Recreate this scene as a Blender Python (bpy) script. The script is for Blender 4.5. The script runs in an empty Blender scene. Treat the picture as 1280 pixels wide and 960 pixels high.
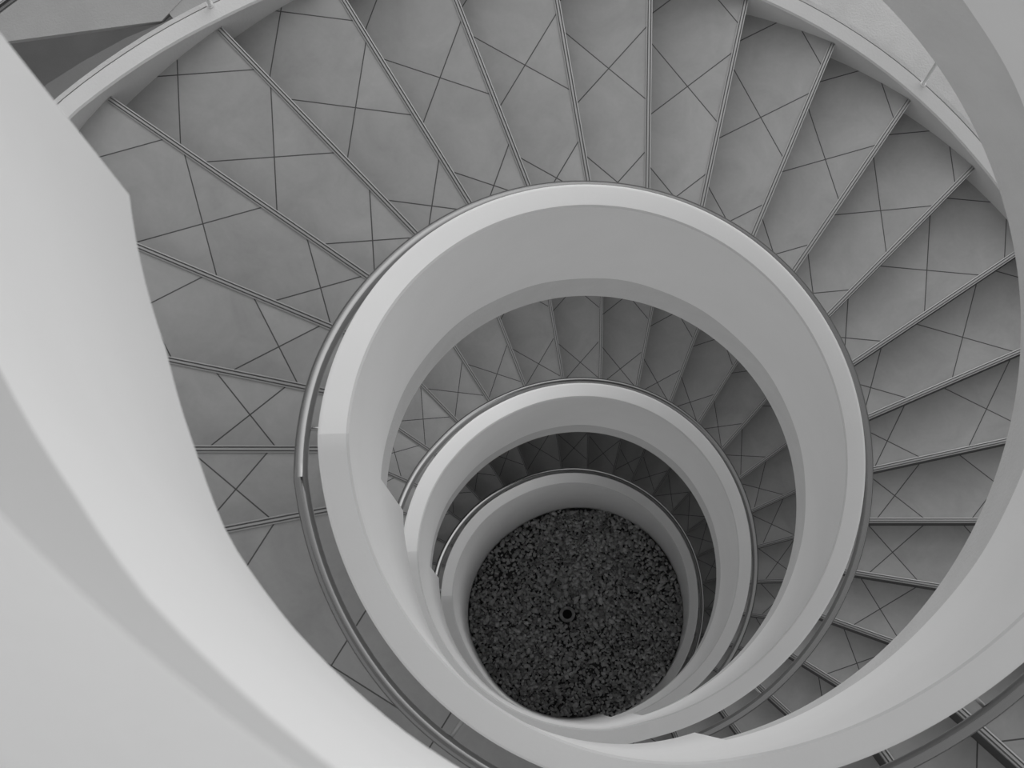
import bpy, math, random
import numpy as np
from mathutils import Matrix, Vector
random.seed(7)
rng = np.random.default_rng(11)
C = bpy.context.scene.collection
PI = math.pi

# ------------------------------------------------------------------ stair geometry
RISE = 0.17                 # riser height
STOREY = 24 * RISE          # one full turn per storey
ZO = 3 * STOREY             # level of the landing in the middle of the picture
STEP = math.radians(11.25)  # one unit of the angular index i (clockwise, seen from above)
TH9 = 1.5601
DS = 0.9687                 # risers advance a little less than one index unit each
TK = 0.0875                 # thickness of the inner parapet

def ang(i): return TH9 - (i - 9) * STEP
def idx(x, y): return 9 + (TH9 - math.atan2(y, x)) / STEP
def riser_no(i): return 9 + (i - 9) / DS

RS = [0.9154, 0.9172, 0.9208, 0.9267, 0.935, 0.9456, 0.9579, 0.9711, 0.984, 0.9954, 1.0043, 1.0098, 1.0112, 1.0084, 1.0015, 0.9908, 0.9768, 0.9614, 0.9472, 0.9353, 0.926, 0.9196, 0.9162, 0.9154, 0.9167, 0.9186, 0.9195, 0.9191, 0.9174, 0.9146, 0.9112, 0.9087, 0.9086, 0.9118, 0.9185, 0.9281, 0.9399, 0.9528, 0.9661, 0.9789, 0.9906, 1.0005, 1.0075, 1.0107, 1.0097, 1.0041, 0.9939, 0.9791, 0.9611, 0.9415, 0.922, 0.9041, 0.8896, 0.8802, 0.877, 0.8806, 0.8908, 0.9029, 0.9104, 0.9135, 0.9147, 0.9153, 0.9167, 0.9214, 0.9298, 0.9372, 0.9417, 0.9448, 0.9482, 0.9528, 0.9598, 0.9699, 0.9826, 0.9959, 1.0073, 1.0145, 1.0158, 1.0117, 1.004, 0.9943, 0.984, 0.9739, 0.9646, 0.9558, 0.9469, 0.9382, 0.9308, 0.9251, 0.9207, 0.9169, 0.9146, 0.9143, 0.9148, 0.9151, 0.9151, 0.9153, 0.9166, 0.9194, 0.923, 0.9267, 0.9291, 0.93, 0.9322, 0.9399, 0.9526, 0.9666, 0.9794, 0.9912, 1.0027, 1.0131, 1.0202, 1.0226, 1.0202]
for _s, _v in ((54, .935), (55, .942), (56, .952), (57, .96), (58, .964), (59, .965), (60, .963), (61, .958), (62, .951), (63, .955), (64, .962), (65, .962), (66, .957), (67, .950), (68, .944), (69, .937), (25, .912), (26, .925), (27, .94), (28, .952), (29, .960), (30, .965), (31, .967), (32, .967), (33, .966), (34, .965), (35, .963), (36, .957), (37, .957)): RS[_s + 32] = _v
def r_in(t, i):
    """plan radius of the well side of the parapet at turn t, index i"""
    s = i + 32 * t + 32
    if s < 0: s += 32
    s = min(max(s, 0.0), len(RS) - 1.001)
    k = int(s); f = s - k
    p = [RS[min(max(k + d, 0), len(RS) - 1)] for d in (-1, 0, 1, 2)]
    return 0.5 * (2 * p[1] + (p[2] - p[0]) * f + (2 * p[0] - 5 * p[1] + 4 * p[2] - p[3]) * f * f + (-p[0] + 3 * p[1] - 3 * p[2] + p[3]) * f ** 3)
ROUT = [(-8, 2.45), (0, 2.52), (3.8, 2.485), (4.4, 2.455), (5.2, 2.42), (7, 2.375), (10.3, 2.335), (12.8, 2.335), (16, 2.36), (20, 2.40), (24, 2.45)]
def r_out(i):
    i = (i + 8) % 32 - 8
    return float(np.interp(i, [a for a, b in ROUT], [b for a, b in ROUT]))

LINES = [(0, 0, -1.389, -0.233, -1.069, -0.167), (0, 1, -1.528, 0.051, -1.128, 0.055), (0, 2, -1.669, 0.386, -1.172, 0.29), (0, 3, -1.825, 0.83, -1.118, 0.541), (0, 4, -2.026, 1.461, -1.014, 0.77), (0, 5, -1.636, 1.797, -0.843, 0.975), (0, 6, -1.164, 1.976, -0.648, 1.145), (0, 7, -0.724, 2.05, -0.42, 1.269), (0, 8, -0.309, 2.124, -0.174, 1.342), (0, 9, 0.092, 2.197, 0.081, 1.364), (0, 10, 0.526, 2.271, 0.327, 1.334), (0, 11, 0.935, 2.14, 0.564, 1.243), (0, 12, 1.309, 1.941, 0.763, 1.124), (0, 13, 1.629, 1.671, 0.935, 0.954), (0, 14, 1.777, 1.252, 1.074, 0.769), (0, 15, 1.838, 0.844, 1.171, 0.546), (0, 16, 1.816, 0.459, 1.218, 0.322), (0, 17, 1.725, 0.103, 1.226, 0.097), (0, 18, 1.581, -0.201, 1.194, -0.143), (0, 19, 1.405, -0.47, 1.109, -0.367), (0, 20, 1.168, -0.684, 0.936, -0.543), (0, 21, 0.94, -0.836, 0.798, -0.708), (0, 22, 0.701, -0.944, 0.631, -0.85), (1, 3, -1.208, 0.514, -1.118, 0.472), (1, 4, -1.166, 0.79, -1.006, 0.686), (1, 5, -1.053, 1.088, -0.849, 0.883), (1, 6, -0.869, 1.362, -0.66, 1.041), (1, 7, -0.606, 1.584, -0.444, 1.174), (1, 8, -0.286, 1.745, -0.2, 1.248), (1, 9, 0.053, 1.819, 0.047, 1.271), (1, 10, 0.397, 1.79, 0.296, 1.251), (1, 11, 0.715, 1.683, 0.531, 1.191), (1, 12, 0.996, 1.494, 0.738, 1.079), (1, 13, 1.205, 1.255, 0.917, 0.925), (1, 14, 1.363, 0.97, 1.05, 0.738), (1, 15, 1.45, 0.668, 1.141, 0.524), (1, 16, 1.454, 0.364, 1.194, 0.288), (1, 17, 1.395, 0.07, 1.213, 0.057), (1, 18, 1.295, -0.178, 1.18, -0.168), (1, 19, 1.158, -0.409, 1.112, -0.392), (2, 8, -0.165, 1.459, -0.132, 1.228), (2, 9, 0.108, 1.501, 0.11, 1.253), (2, 10, 0.406, 1.472, 0.363, 1.292), (-1, 21, 0.993, -0.93, 0.831, -0.784)]
def line_row(t, k):
    for r in LINES:
        if r[0] == t and r[1] == k: return r[2:]
    return None
def to_ie(row):            # -> (index of the direction, offset from the axis)
    ax, ay, bx, by = row
    dx, dy = ax - bx, ay - by; L = math.hypot(dx, dy); dx /= L; dy /= L
    i = idx(dx, dy)
    if i > 30: i -= 32
    return i, bx * dy - by * dx, L
IE = {}
for t in (-1, 0, 1, 2):
    for k in range(0, 24):
        row = line_row(t, k)
        base = line_row(0, k)
        if base: b = to_ie(base)
        else: b = (21.95 + (k - 22) * DS, 0.02, 1)
        if row:
            a = to_ie(row)
            w = min(1.0, a[2] / 0.35)          # a short sighting says little about the direction
            if t in (0,): w = 1.0
            # keep the sighted midpoint, blend the direction
            mx, my = (row[0] + row[2]) / 2, (row[1] + row[3]) / 2
            ii = a[0] * w + b[0] * (1 - w)
            d = (math.cos(ang(ii)), math.sin(ang(ii)))
            IE[t, k] = (ii, mx * d[1] - my * d[0])
        elif t == -1: IE[t, k] = (b[0] + 0.12, b[1])
        elif t == 2:
            c = IE.get((1, k), b); IE[t, k] = (c[0] + 0.1, c[1] - 0.02)
        elif t == 1: IE[t, k] = (b[0] - 0.05, b[1])
        else: IE[t, k] = (b[0], b[1])
def line_pt(t, k, r):
    ii, e = IE[t, k]; a = ang(ii)
    d = (math.cos(a), math.sin(a)); n = (d[1], -d[0])
    s = math.sqrt(max(r * r - e * e, 0))
    return (d[0] * s + n[0] * e, d[1] * s + n[1] * e)

# ------------------------------------------------------------------ helpers
def mesh_obj(name, verts, faces, mats, parent=None, mi=None, smooth=None, origin=None, rot=0.0):
    me = bpy.data.meshes.new(name)
    V = [Vector(v) for v in verts]
    if origin is not None:
        M = (Matrix.Translation(origin) @ Matrix.Rotation(rot, 4, 'Z')).inverted()
        V = [M @ v for v in V]
    me.from_pydata([tuple(v) for v in V], [], faces)
    if not isinstance(mats, (list, tuple)): mats = [mats]
    for m in mats: me.materials.append(m)
    if mi is not None: me.polygons.foreach_set('material_index', mi)
    me.update()
    import bmesh
    bm = bmesh.new(); bm.from_mesh(me); bmesh.ops.recalc_face_normals(bm, faces=bm.faces); bm.to_mesh(me); bm.free()
    if smooth is not None:
        me.polygons.foreach_set('use_smooth', [True] * len(me.polygons))
        me.set_sharp_from_angle(angle=math.radians(smooth))
    o = bpy.data.objects.new(name, me); C.objects.link(o)
    if origin is not None:
        o.location = origin; o.rotation_euler = (0, 0, rot)
    if parent is not None:
        o.parent = parent
        o.matrix_parent_inverse = parent.matrix_world.inverted() if False else Matrix.Translation(-Vector(parent.location))
    return o
def empty(name, loc):
    o = bpy.data.objects.new(name, None); C.objects.link(o); o.location = loc; o.empty_display_size = 0.1
    return o
def tag(o, label=None, cat=None, group=None, kind=None):
    if label: o['label'] = label
    if cat: o['category'] = cat
    if group: o['group'] = group
    if kind: o['kind'] = kind
    return o
def sweep(profiles, closed_profile=True, caps=True):
    """profiles: list of equal-length lists of 3D points"""
    n = len(profiles[0]); V = [p for pr in profiles for p in pr]; F = []; K = []
    for a in range(len(profiles) - 1):
        for b in range(n if closed_profile else n - 1):
            c = (b + 1) % n
            F.append((a * n + b, a * n + c, (a + 1) * n + c, (a + 1) * n + b)); K.append(b)
    if caps:
        F.append(tuple(range(n))); K.append(-1)
        m = (len(profiles) - 1) * n
        F.append(tuple(m + b for b in range(n))[::-1]); K.append(-1)
    return V, F, K
def ring_pt(r, i, z):
    a = ang(i); return (r * math.cos(a), r * math.sin(a), z + ZO)
def tube_along(pts, rad, nseg=14):
    pts = [Vector(p) for p in pts]; P = []
    for j, p in enumerate(pts):
        t = (pts[min(j + 1, len(pts) - 1)] - pts[max(j - 1, 0)]).normalized()
        s = t.cross(Vector((0, 0, 1))).normalized(); u = s.cross(t).normalized()
        P.append([tuple(p + rad * (math.cos(q) * s + math.sin(q) * u)) for q in [2 * PI * m / nseg for m in range(nseg)]])
    return sweep(P)
def join(parts):
    V = []; F = []; K = []
    for v, f, *k in parts:
        o = len(V); V += list(v); F += [tuple(x + o for x in q) for q in f]
        K += (k[0] if k else [0] * len(f))
    return V, F, K
def cyl(p, q, rad, nseg=14):
    return tube_along([p, q], rad, nseg)
def vcyl(x, y, z0, z1, rad, nseg=16):
    P = [[(x + rad * math.cos(2 * PI * m / nseg), y + rad * math.sin(2 * PI * m / nseg), z) for m in range(nseg)] for z in (z0, z1)]
    return sweep(P)
def frange(a, b, d):
    n = max(1, int(math.ceil((b - a) / d))); return [a + (b - a) * j / n for j in range(n + 1)]

# ------------------------------------------------------------------ materials
def new_mat(name):
    m = bpy.data.materials.new(name); m.use_nodes = True
    nt = m.node_tree; b = nt.nodes['Principled BSDF']; return m, nt, b
def g3(v): return (v, v, v, 1)
def N(nt, kind, **kw):
    n = nt.nodes.new(kind)
    for k, v in kw.items(): setattr(n, k, v)
    return n
def plaster(name, col, var=0.03, bump=0.04, rough=0.75, scale=3.0):
    m, nt, b = new_mat(name); L = nt.links
    tc = N(nt, 'ShaderNodeNewGeometry')
    n1 = N(nt, 'ShaderNodeTexNoise'); n1.inputs['Scale'].default_value = scale; n1.inputs['Detail'].default_value = 5
    n2 = N(nt, 'ShaderNodeTexNoise'); n2.inputs['Scale'].default_value = 90; n2.inputs['Detail'].default_value = 3
    L.new(tc.outputs['Position'], n1.inputs['Vector']); L.new(tc.outputs['Position'], n2.inputs['Vector'])
    mr = N(nt, 'ShaderNodeMapRange'); mr.inputs['From Min'].default_value = 0.3; mr.inputs['From Max'].default_value = 0.7
    mr.inputs['To Min'].default_value = col - var; mr.inputs['To Max'].default_value = col + var
    L.new(n1.outputs['Fac'], mr.inputs['Value'])
    cc = N(nt, 'ShaderNodeCombineColor')
    for s in ('Red', 'Green', 'Blue'): L.new(mr.outputs['Result'], cc.inputs[s])
    L.new(cc.outputs['Color'], b.inputs['Base Color'])
    bp = N(nt, 'ShaderNodeBump'); bp.inputs['Strength'].default_value = bump; bp.inputs['Distance'].default_value = 0.01
    L.new(n2.outputs['Fac'], bp.inputs['Height']); L.new(bp.outputs['Normal'], b.inputs['Normal'])
    b.inputs['Roughness'].default_value = rough
    return m
def tile_mat(name, col, s, off_u, off_v, rot, gw=0.0047, grout=0.07):
    """stone tiles in the step's own axes; joints are lines of two diagonal families"""
    m, nt, b = new_mat(name); L = nt.links
    tc = N(nt, 'ShaderNodeTexCoord'); oi = N(nt, 'ShaderNodeObjectInfo')
    sep = N(nt, 'ShaderNodeSeparateXYZ'); L.new(tc.outputs['Object'], sep.inputs[0])
    def mth(op, a, bb=None, c=None):
        n = N(nt, 'ShaderNodeMath', operation=op)
        for j, x in enumerate((a, bb, c)):
            if x is None: continue
            if isinstance(x, (int, float)): n.inputs[j].default_value = x
            else: L.new(x, n.inputs[j])
        return n.outputs[0]
    X, Y = sep.outputs['X'], sep.outputs['Y']
    ca, sa = math.cos(rot), math.sin(rot)
    u = mth('SUBTRACT', mth('ADD', mth('MULTIPLY', X, ca), mth('MULTIPLY', Y, sa)), off_u)
    v = mth('SUBTRACT', mth('ADD', mth('MULTIPLY', X, -sa), mth('MULTIPLY', Y, ca)), off_v)
    def edge(w):
        f = mth('FRACT', mth('DIVIDE', w, s))
        return mth('MULTIPLY', mth('MINIMUM', f, mth('SUBTRACT', 1.0, f)), s)
    d = mth('MINIMUM', edge(u), edge(v))
    mask = mth('LESS_THAN', d, gw / 2)
    # individual tile tone
    cb = N(nt, 'ShaderNodeCombineXYZ')
    L.new(mth('FLOOR', mth('DIVIDE', u, s)), cb.inputs[0]); L.new(mth('FLOOR', mth('DIVIDE', v, s)), cb.inputs[1])
    L.new(mth('MULTIPLY', oi.outputs['Random'], 37.0), cb.inputs[2])
    wn = N(nt, 'ShaderNodeTexWhiteNoise', noise_dimensions='3D'); L.new(cb.outputs[0], wn.inputs['Vector'])
    # cloudy stone
    ad = N(nt, 'ShaderNodeVectorMath', operation='ADD'); L.new(tc.outputs['Object'], ad.inputs[0])
    sc = N(nt, 'ShaderNodeVectorMath', operation='SCALE'); L.new(wn.outputs['Color'], sc.inputs[0]); sc.inputs['Scale'].default_value = 20
    L.new(sc.outputs[0], ad.inputs[1])
    n1 = N(nt, 'ShaderNodeTexNoise'); n1.inputs['Scale'].default_value = 5; n1.inputs['Detail'].default_value = 7; n1.inputs['Roughness'].default_value = 0.62
    n1.inputs['Distortion'].default_value = 0.6
    L.new(ad.outputs[0], n1.inputs['Vector'])
    n3 = N(nt, 'ShaderNodeTexNoise'); n3.inputs['Scale'].default_value = 60; n3.inputs['Detail'].default_value = 2
    L.new(ad.outputs[0], n3.inputs['Vector'])
    val = mth('MULTIPLY', mth('ADD', mth('ADD', 0.70, mth('MULTIPLY', n1.outputs['Fac'], 0.52)),
              mth('ADD', mth('MULTIPLY', mth('SUBTRACT', n3.outputs['Fac'], 0.5), 0.08), mth('MULTIPLY', mth('SUBTRACT', wn.outputs['Value'], 0.5), 0.07))), col)
    mx = N(nt, 'ShaderNodeMix', data_type='FLOAT'); L.new(mask, mx.inputs['Factor']); L.new(val, mx.inputs['A']); mx.inputs['B'].default_value = grout
    cc = N(nt, 'ShaderNodeCombineColor')
    for q in ('Red', 'Green', 'Blue'): L.new(mx.outputs['Result'], cc.inputs[q])
    L.new(cc.outputs['Color'], b.inputs['Base Color'])
    bp = N(nt, 'ShaderNodeBump'); bp.inputs['Strength'].default_value = 0.3; bp.inputs['Distance'].default_value = 0.002
    L.new(mth('SUBTRACT', 1.0, mask), bp.inputs['Height']); L.new(bp.outputs['Normal'], b.inputs['Normal'])
    b.inputs['Roughness'].default_value = 0.55
    return m
def metal(name, col, rough, aniso=0.0):
    m, nt, b = new_mat(name); b.inputs['Base Color'].default_value = g3(col)
    b.inputs['Metallic'].default_value = 1.0
    n = N(nt, 'ShaderNodeTexNoise'); n.inputs['Scale'].default_value = 40; n.inputs['Detail'].default_value = 2
    mr = N(nt, 'ShaderNodeMapRange'); mr.inputs['To Min'].default_value = rough - 0.05; mr.inputs['To Max'].default_value = rough + 0.05
    nt.links.new(n.outputs['Fac'], mr.inputs['Value']); nt.links.new(mr.outputs['Result'], b.inputs['Roughness'])
    return m
S_T = 0.357
M_WHITE = plaster('white_plaster', 0.80, 0.012, 0.05)
M_BROAD = plaster('broad_edge', 0.54, 0.012, 0.05)  # darker tone for the broad edge of the top landing wall
M_CURB = plaster('curb_paint', 0.62, 0.02, 0.1)
M_EDGE = plaster('edge_bead', 0.66, 0.012, 0.05)
M_BAND = plaster('stringer_paint', 0.58, 0.02, 0.25, scale=6)
M_TREAD = tile_mat('tread_tiles', 0.40, S_T, 1.383 / math.sqrt(2), -1.383 / math.sqrt(2), PI / 4)
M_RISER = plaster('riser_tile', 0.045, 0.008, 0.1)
M_LAND = tile_mat('landing_tiles', 0.34, 0.40, -0.70, 0.939, math.radians(59))
M_STRIP = metal('nosing_metal', 0.42, 0.45)
M_GROOVE = plaster('nosing_groove', 0.14, 0.005, 0.0)
M_STEEL = metal('brushed_steel', 0.26, 0.15)
M_STEELD = metal('bracket_steel', 0.4, 0.35)
M_CONC = plaster('concrete', 0.53, 0.05, 0.3, scale=4)
M_SOFFIT = plaster('slab_concrete', 0.5, 0.02, 0.1)
M_RING_SHADE = plaster('shaded_ring', 0.17, 0.01, 0.1)  # shade on the ring floor, put into a darker base colour
M_DARKC = plaster('dark_concrete', 0.20, 0.02, 0.1)
M_POST = plaster('post_paint', 0.75, 0.01, 0.0, rough=0.4)
M_COLLAR = plaster('pipe_collar', 0.30, 0.08, 0.6, scale=25)
M_BLACK = plaster('pipe_black', 0.01, 0.0, 0.0)

TURN = {-1: 'upper', 0: 'middle', 1: 'lower', 2: 'bottom'}

# ------------------------------------------------------------------ inner parapet
LD = 0.07
def top_z(t, i, h=0.90, ld=LD):
    if i < -4 and t > -1: return max(top_z0(t, i, h, ld), top_z0(t - 1, i + 32, h, ld))
    return top_z0(t, i, h, ld)
def top_z0(t, i, h=0.90, ld=LD):
    base = -t * STOREY
    k = riser_no(i)
    z = h - RISE * k
    hi = h - ld; lo = -STOREY + h - ld
    # softened kinks
    def smin(a, b, w=0.02): return -math.log(math.exp(-a / w) + math.exp(-b / w)) * w if abs(a - b) < 0.5 else min(a, b)
    def smax(a, b, w=0.01): return math.log(math.exp(a / w) + math.exp(b / w)) * w if abs(a - b) < 0.5 else max(a, b)
    return base + smax(smin(z, hi, 0.012), lo, 0.01)
def pitch(t, i): return -t * STOREY - RISE * min(max(riser_no(i), 0), 24)
NB, BAND_T, BAND_B = 0.014, -0.20, -0.585
FOOT = {-1: ([-9, -4, -3, -2.3, -1.7, -1, 0], [0.955, 0.962, 0.958, 0.951, 0.931, 0.915, 0.916]),
        0: ([-8.4, -7, -4, -2.5, -1.8, -1.2, -0.3, 0.7], [0.915, 0.93, 0.957, 0.949, 0.934, 0.922, 0.908, 0.905])}
def wall_profile(t, i, zb, inset_b, landing=False):
    r = r_in(t, i); zt = top_z(t, i); ro = r + TK
    P = []
    rb = None
    if i < 0.73 and t in FOOT and zb < -t * STOREY - 0.5 and inset_b == 0.0 and i <= (0.5 if t == -1 else 0.73) and landing:
        rb = float(np.interp(i, FOOT[t][0], FOOT[t][1]))      # landing walls batter outwards a little at the foot
        P.append((rb, zb))
    else: P.append((r + inset_b, zb))
    if t == -1 and i < 0.5:      # broad darker edge on the top wall
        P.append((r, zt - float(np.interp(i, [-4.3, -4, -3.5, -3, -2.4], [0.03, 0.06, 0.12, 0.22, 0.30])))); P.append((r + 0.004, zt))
    else: P.append((r, zt - 0.008)); P.append((r + 0.007, zt))
    for a in (90, 60, 30, 0):
        q = math.radians(a); P.append((ro - NB + NB * math.cos(q), zt - NB + NB * math.sin(q)))
    P.append((max(ro, rb + 0.05) if rb else ro, zb))
    return [ring_pt(a, i, z) for a, z in P]
def band_profile(t, i, zt, zb):
    r = r_in(t, i); ro = r + TK
    return [ring_pt(r + 0.010, i, zt), ring_pt(r + 0.012, i, zb), ring_pt(ro, i, zb), ring_pt(ro, i, zt)]
DEEP = -1.28
PAR = {}
def build_parapet(t):
    root = empty('parapet', (0, 0, ZO - t * STOREY)); PAR[t] = root
    # landing part: i from -8.4 (end of the flight above) to 0.72
    i0, i1 = -8.4, (0.14 if t == -1 else 0.72)
    zb = -t * STOREY + (-0.54 if t == -1 else DEEP)
    if t == 2: zb = -10.95
    js = frange(i0, i1, 0.16)
    def tt(i): return (t, i) if i > -8 or t == -1 else (t - 1, i + 32)
    prof = []
    for i in js:
        p = wall_profile(t, i, zb, 0.0, True)
        prof.append(p)
    V, F, K = sweep(prof)
    mesh_obj('landing_wall', V, F, [M_WHITE, M_EDGE if t > -1 else M_BROAD], root, mi=[1 if q == 1 else 0 for q in K], smooth=30)
    # flight part
    a, b = (3.0 if t == -1 else 0.72), 23.6
    js = frange(a, b, 0.16)
    if t < 2:
        V, F, K = sweep([wall_profile(t, i, pitch(t, i) + BAND_T + 0.012 * math.sin(i * 2.3 + t) * math.sin(i * 0.9), 0.0) for i in js])
        mesh_obj('flight_wall', V, F, [M_WHITE, M_EDGE], root, mi=[1 if q == 1 else 0 for q in K], smooth=30)
        V, F, K = sweep([band_profile(t, i, pitch(t, i) + BAND_T + 0.012 * math.sin(i * 2.3 + t) * math.sin(i * 0.9), pitch(t, i) + BAND_B) for i in js])
        mesh_obj('lower_band', V, F, M_BAND, root, smooth=40)
    else:
        V, F, K = sweep([wall_profile(t, i, min(-10.95, pitch(t, i) - 0.6), 0.0) for i in js])
        mesh_obj('flight_wall', V, F, [M_WHITE, M_EDGE], root, mi=[1 if q == 1 else 0 for q in K], smooth=30)
    return root
PL = {-1: 'white curved parapet nearest the camera, filling the lower left and right edge',
      0: 'white curved parapet of the largest complete ring, bright sloping top with kink at left',
      1: 'white curved parapet of the second ring down, inside the largest ring',
      2: 'grey-lit curved parapet of the innermost ring, closing round the dark gravel'}
for t in (-1, 0, 1, 2): tag(build_parapet(t), PL[t], 'parapet', 'curved stairwell parapets')

# ------------------------------------------------------------------ steps
def strip_mesh(t, k, z, ra, rb):
    """grooved metal nosing strip along riser line k, its front edge at the riser"""
    A = Vector(line_pt(t, k, ra)); B = Vector(line_pt(t, k, rb))
    d = (B - A).normalized(); back = Vector((-d.y, d.x))   # towards the upper side (counter-clockwise)
    prof = [(-0.006, -0.014), (-0.006, 0.004), (-0.002, 0.0045), (-0.002, 0.0015), (0.003, 0.0015), (0.003, 0.0045), (0.010, 0.0045), (0.010, 0.0015), (0.0145, 0.0015), (0.0145, 0.0045), (0.019, 0.0035), (0.019, -0.016)]
    rows = []
    for P in (A, B):
        rows.append([(P.x + back.x * s, P.y + back.y * s, z + ZO + h) for s, h in prof])
    V, F, K = sweep(rows)
    mi = [1 if q in (3, 7) else 0 for q in K]
    return V, F, mi
def build_step(t, k, root):
    """tread k lies between riser lines k-1 and k, at level -k*RISE; its riser is line k-1"""
    z = -t * STOREY - k * RISE
    a, b = IE[t, k - 1], IE[t, k]
    ia, ib = idx(*line_pt(t, k - 1, 1.2)), idx(*line_pt(t, k, 1.2))
    if ia > 30: ia -= 32
    if ib > 30: ib -= 32
    def rim_in(i): return r_in(t, i) + TK + 0.002
    # solve line/inner-curve and line/outer-curve crossings
    def solve(kk, fn, guess):
        r = guess
        for _ in range(12):
            x, y = line_pt(t, kk, r); i = idx(x, y)
            if i > 28: i -= 32
            r = fn(i)
        return line_pt(t, kk, r), i
    (A0, i0), (B0, i1) = solve(k - 1, rim_in, 1.1), solve(k, rim_in, 1.1)
    (A1, j0), (B1, j1) = solve(k - 1, r_out, 2.4), solve(k, r_out, 2.4)
    n = 5
    inner = [(A0 if m == 0 else B0 if m == n else tuple(rim_in(i0 + (i1 - i0) * m / n) * c for c in (math.cos(ang(i0 + (i1 - i0) * m / n)), math.sin(ang(i0 + (i1 - i0) * m / n))))) for m in range(n + 1)]
    outer = [(A1 if m == 0 else B1 if m == n else tuple(r_out(j0 + (j1 - j0) * m / n) * c for c in (math.cos(ang(j0 + (j1 - j0) * m / n)), math.sin(ang(j0 + (j1 - j0) * m / n))))) for m in range(n + 1)]
    poly = inner + outer[::-1]
    zt, zb = z + ZO, z + ZO - RISE + 0.001
    m = len(poly)
    V = [(x, y, zt) for x, y in poly] + [(x, y, zb) for x, y in poly]
    F = [tuple(range(m)), tuple(range(2 * m - 1, m - 1, -1))] + [(q, (q + 1) % m, m + (q + 1) % m, m + q) for q in range(m)]
    # local frame: +x along the middle of the tread
    mid = (ang(idx(*[(p + q) / 2 for p, q in zip(line_pt(t, k - 1, 1.4), line_pt(t, k, 1.4))])))
    d1 = Vector(line_pt(t, k - 1, 2.2)) + Vector(line_pt(t, k, 2.2)); d0 = Vector(line_pt(t, k - 1, 1.2)) + Vector(line_pt(t, k, 1.2))
    dirv = (d1 - d0).normalized(); rot = math.atan2(dirv.y, dirv.x)
    # origin so that the point at 1.383 m from the axis lies on the local x axis
    p0 = d0 * 0.5; foot = p0 - dirv * p0.dot(dirv)
    st = mesh_obj('step', V, F, M_TREAD, root, origin=Vector((foot.x, foot.y, zt)), rot=rot)
    # riser plate in front of the step (line k), 12 mm behind the nosing
    def off(P, s):
        ii, e = IE[t, k]; a_ = ang(ii); bk = (-math.sin(a_), math.cos(a_)); return (P[0] + bk[0] * s, P[1] + bk[1] * s)
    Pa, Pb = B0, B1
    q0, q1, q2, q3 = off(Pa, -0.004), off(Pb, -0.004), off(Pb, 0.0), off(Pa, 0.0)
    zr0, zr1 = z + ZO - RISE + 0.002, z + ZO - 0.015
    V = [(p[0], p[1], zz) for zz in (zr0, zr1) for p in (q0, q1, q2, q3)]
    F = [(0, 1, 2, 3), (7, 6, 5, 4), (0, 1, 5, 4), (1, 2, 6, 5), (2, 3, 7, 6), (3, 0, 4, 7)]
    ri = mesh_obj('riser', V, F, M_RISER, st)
    V, F, mi = strip_mesh(t, k, z, math.hypot(*B0) + 0.002, math.hypot(*B1) - 0.004)
    sp = mesh_obj('nosing_strip', V, F, [M_STRIP, M_GROOVE], st, mi=mi)
    for c in (ri, sp):
        c.matrix_parent_inverse = st_world_inv(st, root)
    return st
def st_world_inv(st, root):
    return (Matrix.Translation(st.location) @ Matrix.Rotation(st.rotation_euler.z, 4, 'Z')).inverted()
FL = {-1: 'uppermost flight of tiled steps, seen only at the lower right corner by the handrail',
      0: 'broad flight of grey tiled steps fanning round the largest ring',
      1: 'shaded flight of tiled steps between the largest and second rings',
      2: 'dark flight of tiled steps round the innermost ring'}
for t in (-1, 0, 1, 2):
    root = empty('stair_flight', (0, 0, ZO - t * STOREY))
    tag(root, FL[t], 'stairs', 'flights of tiled steps')
    for k in range(4 if t == -1 else 1, 24): build_step(t, k, root)

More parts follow.
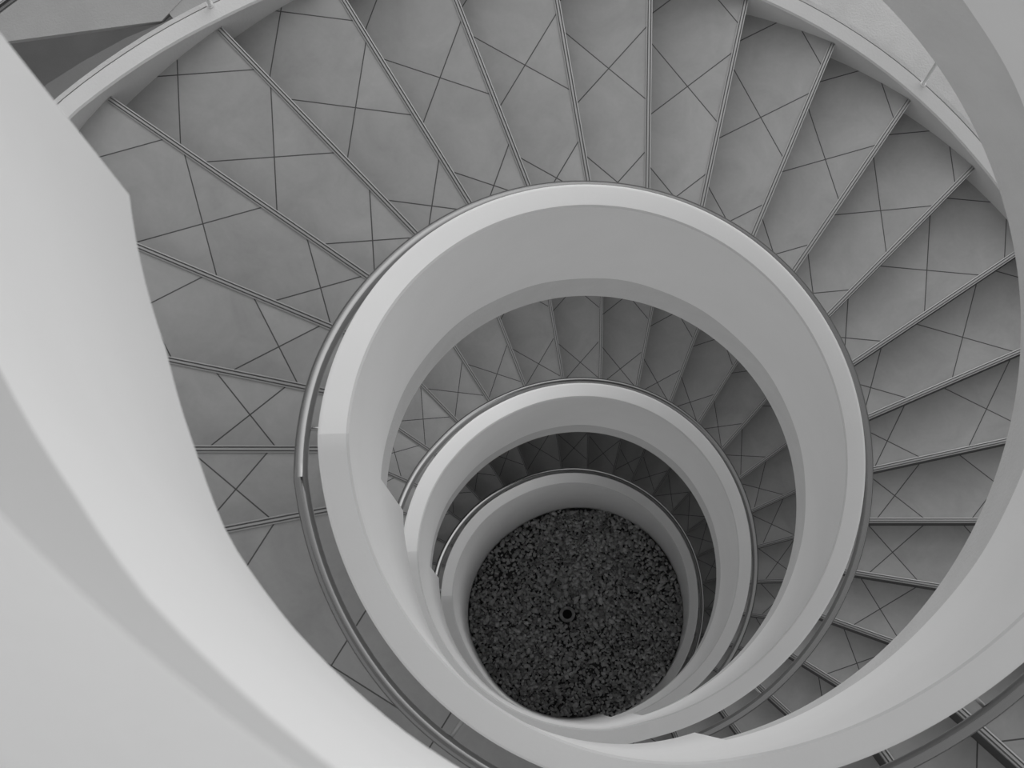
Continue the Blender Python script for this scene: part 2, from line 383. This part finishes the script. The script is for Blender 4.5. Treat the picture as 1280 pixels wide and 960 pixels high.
# ------------------------------------------------------------------ landings
def build_landing(t):
    z = -t * STOREY
    ia = -9.3; n = 26
    kk = 0
    def rim_in(i): return r_in(t, max(i, -8.0) if t > -1 else i) + TK + 0.002
    r0 = 1.1
    for _ in range(12):
        x, y = line_pt(t, 0, r0); i = idx(x, y); i = i - 32 if i > 28 else i; r0 = rim_in(i)
    P0, i0 = line_pt(t, 0, r0), i
    r1 = 2.4
    for _ in range(12):
        x, y = line_pt(t, 0, r1); i = idx(x, y); i = i - 32 if i > 28 else i; r1 = r_out(i)
    P1, j0 = line_pt(t, 0, r1), i
    # upper end meets the last riser line (23) of the flight above
    if t > -1:
        Q0 = line_pt(t - 1, 23, r_in(t - 1, 22.9) + TK + 0.002); Q1 = line_pt(t - 1, 23, r_out(22.9))
        a0, a1 = idx(*Q0) - 32, idx(*Q1) - 32
        if a0 > 0: a0 -= 32
        if a1 > 0: a1 -= 32
        while a0 < -20: a0 += 32
        while a1 < -20: a1 += 32
    else: a0 = a1 = -9.0
    def rin2(i): return (r_in(t, i) if i > -8 or t == -1 else r_in(t - 1, i + 32)) + TK + 0.002
    inner = [tuple(rin2(i) * c for c in (math.cos(ang(i)), math.sin(ang(i)))) for i in [a0 + (i0 - a0) * m / n for m in range(n + 1)]]
    outer = [tuple(2.53 * c for c in (math.cos(ang(i)), math.sin(ang(i)))) for i in [a1 + (j0 - a1) * m / n for m in range(n + 1)]]
    inner[-1] = P0; outer[-1] = line_pt(t, 0, 2.53)
    poly = inner + outer[::-1]; m = len(poly)
    zt, zb = z + ZO, z + ZO - RISE + 0.001
    # quads across for clean shading
    V = []; F = []
    for zz in (zt, zb):
        V += [(x, y, zz) for x, y in inner] + [(x, y, zz) for x, y in outer]
    q = n + 1
    for a in range(n):
        F.append((a, a + 1, q + a + 1, q + a)); F.append((2 * q + a, 3 * q + a, 3 * q + a + 1, 2 * q + a + 1))
        F.append((a, 2 * q + a, 2 * q + a + 1, a + 1)); F.append((q + a, q + a + 1, 3 * q + a + 1, 3 * q + a))
    F.append((0, q, 3 * q, 2 * q)); F.append((n, 2 * q + n, 3 * q + n, q + n))
    root = empty('landing', (0, 0, ZO + z))
    mesh_obj('landing_slab', V, F, M_LAND, root)
    V, F, mi = strip_mesh(t, 0, z, math.hypot(*P0) + 0.002, 2.5)
    mesh_obj('nosing_strip', V, F, [M_STRIP, M_GROOVE], root, mi=mi)
    A = line_pt(t, 0, math.hypot(*P0)); B = line_pt(t, 0, 2.5)
    ii, e = IE[t, 0]; bk = (-math.sin(ang(ii)), math.cos(ang(ii)))
    c = [(A[0] - bk[0] * 0.004, A[1] - bk[1] * 0.004), (B[0] - bk[0] * 0.004, B[1] - bk[1] * 0.004), B, A]
    V = [(p[0], p[1], zz) for zz in (zb + 0.002, zt - 0.015) for p in c]
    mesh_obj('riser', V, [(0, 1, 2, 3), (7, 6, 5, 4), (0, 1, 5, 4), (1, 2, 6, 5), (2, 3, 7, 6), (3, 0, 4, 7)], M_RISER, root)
    return root
LL = {0: 'grey tiled landing at lower left between the near parapet and the handrail',
      1: 'shaded tiled landing one storey below, glimpsed left of the second ring',
      2: 'dark tiled landing two storeys below, left of the innermost ring'}
for t in (0, 1, 2): tag(build_landing(t), LL[t], 'landing', 'stair landings')

# ------------------------------------------------------------------ inner handrails
RAIL_OFF = [(-8, 0.075), (-3, 0.073), (0, 0.063), (2, 0.062), (4, 0.050), (8, 0.043), (16, 0.046), (18, 0.055), (21, 0.070), (24, 0.075)]
def rail_r(t, i): return r_in(t, i) + TK + float(np.interp(i if i <= 24 else i - 32, [a for a, b in RAIL_OFF], [b for a, b in RAIL_OFF]))
def rail_z(t, i):
    return -t * STOREY + max(min(0.72 - RISE * riser_no(i), 0.745), -STOREY + 0.745)
def build_rail(t):
    root = empty('handrail', (0, 0, ZO - t * STOREY))
    a = 3.0 if t == -1 else -7.8
    b = 24.2 if t < 2 else 23
    pts = [ring_pt(rail_r(t, i), i, rail_z(t, i)) for i in frange(a, 0.15, 0.2) + frange(0.15, b, 0.2)[1:]] if a < 0 else [ring_pt(rail_r(t, i), i, rail_z(t, i)) for i in frange(a, b, 0.2)]
    if t < 2:
        pts = [p for p in pts]
    V, F, K = tube_along(pts, 0.021, 16)
    mesh_obj('rail_tube', V, F, M_STEEL, root, smooth=30)
    for bi in (-3.9, 1.0, 6.0, 11.0, 16.0, 21.0):
        if bi < a: continue
        r0 = r_in(t, bi) + TK - 0.002; zr = rail_z(t, bi)
        p_wall = ring_pt(r0, bi, zr - 0.05); p_mid = ring_pt(rail_r(t, bi), bi, zr - 0.05); p_top = ring_pt(rail_r(t, bi), bi, zr - 0.018)
        parts = [cyl(p_wall, p_mid, 0.006, 10)]
        x, y, _ = p_mid; parts.append(vcyl(x, y, p_mid[2] - 0.004, p_top[2], 0.006, 10))
        rp = ring_pt(r0 + 0.006, bi, zr - 0.05); parts.append(cyl(p_wall, rp, 0.018, 14))
        V, F, K = join(parts)
        mesh_obj('bracket', V, F, M_STEELD, root, smooth=30)
    return root
RL = {-1: 'steel handrail at the lower right corner, nearest the camera',
      0: 'polished steel tube handrail round the largest ring, bright and kinked at left',
      1: 'thin steel handrail round the second ring down',
      2: 'dark thin handrail round the innermost ring beside the gravel'}
for t in (-1, 0, 1, 2): tag(build_rail(t), RL[t], 'handrail', 'inner stair handrails')

# ------------------------------------------------------------------ outer stringer + balustrade
OH = 0.075
def build_outer(t):
    root = empty('outer_stringer', (0, 0, ZO - t * STOREY))
    a = 3.0 if t == -1 else 0.1
    js = frange(a, 23.4, 0.2)
    def oz(i): return -t * STOREY - RISE * riser_no(i) + OH
    rows = []
    for i in js:
        r = r_out(i); w = 0.072
        z = oz(i)
        rows.append([ring_pt(r, i, z - 0.60), ring_pt(r, i, z - 0.008), ring_pt(r + 0.008, i, z), ring_pt(r + w, i, z), ring_pt(r + w, i, z - 0.60)])
    V, F, K = sweep(rows); mesh_obj('curb', V, F, M_CURB, root, smooth=40)
    rows = []
    for i in js:
        r = r_out(i) + 0.082; z = oz(i)
        rows.append([ring_pt(r, i, z - 0.60), ring_pt(r, i, z - 0.012), ring_pt(r + 0.018, i, z - 0.012), ring_pt(r + 0.018, i, z - 0.60)])
    V, F, K = sweep(rows); mesh_obj('outer_ledge', V, F, M_CONC, root, smooth=40)
    return root
OL = {-1: 'white outer stair curb above the right edge of the view', 0: 'white curb curving along the outer ends of the broad steps, top left to top right',
      1: 'outer stair curb of the flight below, hidden in shade', 2: 'outer stair curb of the bottom flight, in deep shade'}
for t in (-1, 0, 1, 2): tag(build_outer(t), OL[t], 'stair curb', 'outer stair curbs')
def build_balustrade(t):
    root = empty('outer_balustrade', (0, 0, ZO - t * STOREY))
    def oz(i): return -t * STOREY - RISE * riser_no(i)
    V, F, K = tube_along([ring_pt(r_out(i) + 0.075, i, oz(i) + 0.93) for i in frange(0.4, 23.2, 0.2)], 0.02, 14)
    mesh_obj('top_rail', V, F, M_STEEL, root, smooth=30)
    for i in (0.6, 2.9, 5.23, 7.5, 9.75, 11.98, 14.2, 16.5, 18.8, 21.0, 23.1):
        r = r_out(i) + 0.072; x, y, z = ring_pt(r, i, oz(i))
        parts = [vcyl(x, y, z + OH - 0.002, z + 0.92, 0.0075, 12), vcyl(x, y, z + OH - 0.003, z + OH + 0.005, 0.014, 14)]
        V, F, K = join(parts); mesh_obj('post', V, F, M_POST, root, smooth=30)
    return root
tag(build_balustrade(0), 'slim steel balustrade on the outer curb, its rail crossing the top left corner', 'balustrade')

# ------------------------------------------------------------------ gravel bed and drain
ZG = -10.69 + ZO
def ico():
    import bmesh
    bm = bmesh.new(); bmesh.ops.create_icosphere(bm, subdivisions=1, radius=1.0)
    v = np.array([x.co[:] for x in bm.verts]); f = [tuple(q.index for q in p.verts) for p in bm.faces]; bm.free(); return v, f
IV, IF = ico()
IFa = np.array(IF)
verts = []; faces = []; off = 0
nst = 0
GR = 1.06
def add_stone(x, y, z, s):
    global off
    sc = np.array([s * rng.uniform(0.8, 1.5), s * rng.uniform(0.65, 1.0), s * rng.uniform(0.4, 0.7)])
    ph = rng.uniform(0, 6.28, 6)
    nrm = 1 + 0.13 * np.sin(IV[:, 0:1] * 2.3 + ph[0]) * np.sin(IV[:, 1:2] * 2.1 + ph[1]) + 0.09 * np.sin(IV[:, 2:3] * 4 + ph[2] + IV[:, 0:1] * 3)
    v = IV * nrm * sc
    a = rng.uniform(0, PI * 2); tl = rng.uniform(-0.5, 0.5)
    Rz = np.array([[math.cos(a), -math.sin(a), 0], [math.sin(a), math.cos(a), 0], [0, 0, 1]])
    Rx = np.array([[1, 0, 0], [0, math.cos(tl), -math.sin(tl)], [0, math.sin(tl), math.cos(tl)]])
    v = v @ Rx.T @ Rz.T + np.array([x, y, z])
    verts.append(v); faces.append(IFa + off); off += len(IV)
DX, DY = -0.048, -0.021
def well_r(x, y):
    i = idx(x, y)
    return r_in(2, (i + 8) % 32 - 8)
for layer in range(2):
    cell = 0.028
    n = int(GR / cell) + 1
    for a in range(-n, n + 1):
        for b in range(-n, n + 1):
            x = (a + 0.5 * (b % 2)) * cell + rng.uniform(-.012, .012); y = b * cell * 0.87 + rng.uniform(-.012, .012)
            if math.hypot(x, y) > well_r(x, y) - 0.012: continue
            dd = math.hypot(x - DX, y - DY)
            if dd < 0.088: continue
            s = 0.0165 * float(np.clip(rng.lognormal(0, 0.28), 0.55, 1.9))
            mound = 0.02 * math.sin(x * 4.1 + 1) * math.sin(y * 3.3)
            add_stone(x, y, ZG - 0.012 - 0.02 * layer + mound + rng.uniform(-.008, .01), s)
for _ in range(26):   # larger stones gathered near the pipe
    a = rng.uniform(-0.4, 2.6); d = rng.uniform(0.13, 0.36)
    add_stone(DX + d * math.cos(a), DY + d * math.sin(a), ZG + 0.012, rng.uniform(0.025, 0.04))
verts = np.concatenate(verts); faces = np.concatenate(faces)
m, nt, b = new_mat('river_gravel')
geo = N(nt, 'ShaderNodeNewGeometry')
ramp = N(nt, 'ShaderNodeValToRGB'); e = ramp.color_ramp.elements
e[0].position = 0; e[0].color = g3(0.26); e[1].position = 1; e[1].color = g3(0.88)
x = e.new(0.55); x.color = g3(0.58); x = e.new(0.9); x.color = g3(0.75)
nt.links.new(geo.outputs['Random Per Island'], ramp.inputs['Fac'])
nz = N(nt, 'ShaderNodeTexNoise'); nz.inputs['Scale'].default_value = 70; nt.links.new(geo.outputs['Position'], nz.inputs['Vector'])
mx = N(nt, 'ShaderNodeMix', data_type='RGBA', blend_type='MULTIPLY'); mx.inputs['Factor'].default_value = 0.5
nt.links.new(ramp.outputs['Color'], mx.inputs['A']); nt.links.new(nz.outputs['Fac'], mx.inputs['B'])
nt.links.new(mx.outputs['Result'], b.inputs['Base Color']); b.inputs['Roughness'].default_value = 0.6
M_GRAV = m
me = bpy.data.meshes.new('gravel'); me.vertices.add(len(verts)); me.vertices.foreach_set('co', verts.astype(np.float32).ravel())
me.loops.add(len(faces) * 3); me.loops.foreach_set('vertex_index', faces.astype(np.int32).ravel())
me.polygons.add(len(faces)); me.polygons.foreach_set('loop_start', np.arange(0, len(faces) * 3, 3, dtype=np.int32))
me.polygons.foreach_set('loop_total', np.full(len(faces), 3, dtype=np.int32))
me.polygons.foreach_set('use_smooth', np.ones(len(faces), dtype=bool)); me.update(calc_edges=True); me.validate()
me.materials.append(M_GRAV)
go = bpy.data.objects.new('gravel', me); C.objects.link(go)
tag(go, 'dark river pebbles covering the bottom of the stairwell', 'gravel', kind='stuff')
# soil under the pebbles
P = [((well_r(math.cos(a), math.sin(a)) - 0.004) * math.cos(a), (well_r(math.cos(a), math.sin(a)) - 0.004) * math.sin(a)) for a in [2 * PI * q / 48 for q in range(48)]]
V = [(x, y, ZG - 0.03) for x, y in P] + [(x, y, ZG - 0.25) for x, y in P]
F = [tuple(range(48)), tuple(range(95, 47, -1))] + [(q, (q + 1) % 48, 48 + (q + 1) % 48, 48 + q) for q in range(48)]
M_SOIL = plaster('soil', 0.03, 0.01, 0.5, scale=30)
tag(mesh_obj('floor_well', V, F, M_SOIL), kind='structure')
# drain pipe: open tube with dark inside
nseg = 24; rows = []
prof = [(0.044, -0.02), (0.044, 0.045), (0.072, 0.035), (0.072, -0.02)]
rows = [[(DX + r * math.cos(2 * PI * q / nseg), DY + r * math.sin(2 * PI * q / nseg), ZG + z) for r, z in prof] for q in range(nseg + 1)]
V, F, K = sweep(rows, caps=False); K = [1 if q in (1, 2) else 0 for q in K]
o0 = len(V); V += [(DX + 0.045 * math.cos(2 * PI * q / nseg), DY + 0.045 * math.sin(2 * PI * q / nseg), ZG - 0.019) for q in range(nseg)]
F.append(tuple(range(o0, o0 + nseg))); K.append(0)
tag(mesh_obj('drain_pipe', V, F, [M_BLACK, M_COLLAR], mi=K, smooth=40), 'small round black drain pipe opening among the pebbles', 'pipe')

# ------------------------------------------------------------------ storey floors around the stair
def slab(name, poly, zt, th, mat):
    m_ = len(poly)
    V = [(x, y, zt + ZO) for x, y in poly] + [(x, y, zt + ZO - th) for x, y in poly]
    F = [tuple(range(m_)), tuple(range(2 * m_ - 1, m_ - 1, -1))] + [(q, (q + 1) % m_, m_ + (q + 1) % m_, m_ + q) for q in range(m_)]
    return mesh_obj(name, V, F, mat)
def ring_slab(name, r0, r1, a0, a1, zt, th, mat, n=72):
    A = [a0 + (a1 - a0) * q / n for q in range(n + 1)]
    rows = [[(r * math.cos(a), r * math.sin(a), z + ZO) for r, z in ((r0, zt), (r1, zt), (r1, zt - th), (r0, zt - th))] for a in A]
    V, F, K = sweep(rows, caps=abs(a1 - a0) < 2 * PI - 0.01); return mesh_obj(name, V, F, mat)
M_FLOOR = plaster('screed_floor', 0.36, 0.03, 0.2, scale=3)
for z, nm in ((-STOREY, 'floor_lower'),):
    A = [math.radians(a) for a in range(129, 271, 4)]
    tag(slab('trim_1', [(2.66 * math.cos(a), 2.66 * math.sin(a)) for a in A] + [(r * math.cos(a), r * math.sin(a)) for a, r in [(a, float(np.interp(math.degrees(a), [129, 131, 140, 150, 160], [4.00, 4.05, 4.21, 4.4, 4.6]))) for a in A[::-1]]], z - 0.01, 0.05, M_RING_SHADE), kind='structure')  # left part of the ring, its shading painted in as darker concrete
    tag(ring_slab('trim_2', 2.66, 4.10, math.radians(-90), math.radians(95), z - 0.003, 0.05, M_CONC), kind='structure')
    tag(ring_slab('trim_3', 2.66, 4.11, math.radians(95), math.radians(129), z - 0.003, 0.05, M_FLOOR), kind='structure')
    arc = [(4.10 * math.cos(math.radians(a)), 4.10 * math.sin(math.radians(a))) for a in range(129, -15, -4)]
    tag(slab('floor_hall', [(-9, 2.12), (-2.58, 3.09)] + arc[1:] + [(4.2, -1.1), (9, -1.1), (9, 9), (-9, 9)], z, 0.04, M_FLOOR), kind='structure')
tag(ring_slab('floor_lower', 2.66, 11.0, 0, 2 * PI, -2 * STOREY, 0.25, M_DARKC), kind='structure')
tag(slab('floor_ground', [(-11, -11), (11, -11), (11, 11), (-11, 11)], -3 * STOREY, 0.2, M_SOFFIT), kind='structure')
V = [(x, y, z + ZO) for z in (-3 * STOREY, -2 * STOREY - 0.25) for x, y in ((-9, 6.5), (3.5, 6.5), (3.5, 6.7), (-9, 6.7))]
tag(mesh_obj('sky_blocker', V, [(3, 2, 1, 0), (4, 5, 6, 7), (0, 1, 5, 4), (1, 2, 6, 5), (2, 3, 7, 6), (3, 0, 4, 7)], M_SOFFIT), kind='structure')  # unseen blocker, added to keep sky light off the bottom ring's left side
V = [(x, y, z + ZO) for z in (5.2, 7.6) for x, y in ((-9, 6.5), (9, 6.5), (9, 6.7), (-9, 6.7))]
tag(mesh_obj('sky_blocker', V, [(3, 2, 1, 0), (4, 5, 6, 7), (0, 1, 5, 4), (1, 2, 6, 5), (2, 3, 7, 6), (3, 0, 4, 7)], M_WHITE), kind='structure')  # unseen fascia, added to cut sky light on the near parapet
tag(slab('overhead_blocker', [(-9, -9), (9, -9), (9, -1.1), (-9, -1.1)], 7.6, 0.25, M_WHITE), kind='structure')  # unseen slab, added to cut overhead light on the landing side

# ------------------------------------------------------------------ light
w = bpy.data.worlds.new('sky'); bpy.context.scene.world = w; w.use_nodes = True
nt = w.node_tree; L = nt.links; bg = nt.nodes['Background']
tc = N(nt, 'ShaderNodeTexCoord')
dp = N(nt, 'ShaderNodeVectorMath', operation='DOT_PRODUCT'); L.new(tc.outputs['Generated'], dp.inputs[0])
AMB, LOBE, LOBE_P = 0.76, 2.75, 3.8
dp.inputs[1].default_value = Vector((0.26, 0.88, 0.40)).normalized()
mx0 = N(nt, 'ShaderNodeMath', operation='MAXIMUM'); L.new(dp.outputs['Value'], mx0.inputs[0]); mx0.inputs[1].default_value = 0
pw = N(nt, 'ShaderNodeMath', operation='POWER'); L.new(mx0.outputs[0], pw.inputs[0]); pw.inputs[1].default_value = LOBE_P
ma = N(nt, 'ShaderNodeMath', operation='MULTIPLY_ADD'); L.new(pw.outputs[0], ma.inputs[0]); ma.inputs[1].default_value = LOBE; ma.inputs[2].default_value = AMB
L.new(ma.outputs[0], bg.inputs['Strength']); bg.inputs['Color'].default_value = (1, 1, 1, 1)

# ------------------------------------------------------------------ camera
cam = bpy.data.cameras.new('camera'); co = bpy.data.objects.new('camera', cam); C.objects.link(co)
cam.sensor_width = 36; cam.sensor_fit = 'HORIZONTAL'; cam.lens = 2200 / 1280 * 36; cam.clip_start = 0.02; cam.clip_end = 100
cam.dof.use_dof = True; cam.dof.focus_distance = 8.0; cam.dof.aperture_fstop = 13
R = Matrix(((0.999882449686893, -0.010997270783107029, 0.010683952614122597), (0.012681746322060197, 0.9848125095211521, -0.17315742664082814), (-0.008617431076643967, 0.17327256310787895, 0.9848362091006125)))
co.matrix_world = Matrix.Translation((-0.4066, -0.7442, 5.6351 + ZO)) @ R.to_4x4()
bpy.context.scene.camera = co
vs = bpy.context.scene.view_settings
vs.view_transform = 'Standard'; vs.look = 'None'; vs.gamma = 1; vs.use_curve_mapping = False; vs.exposure = -0.64
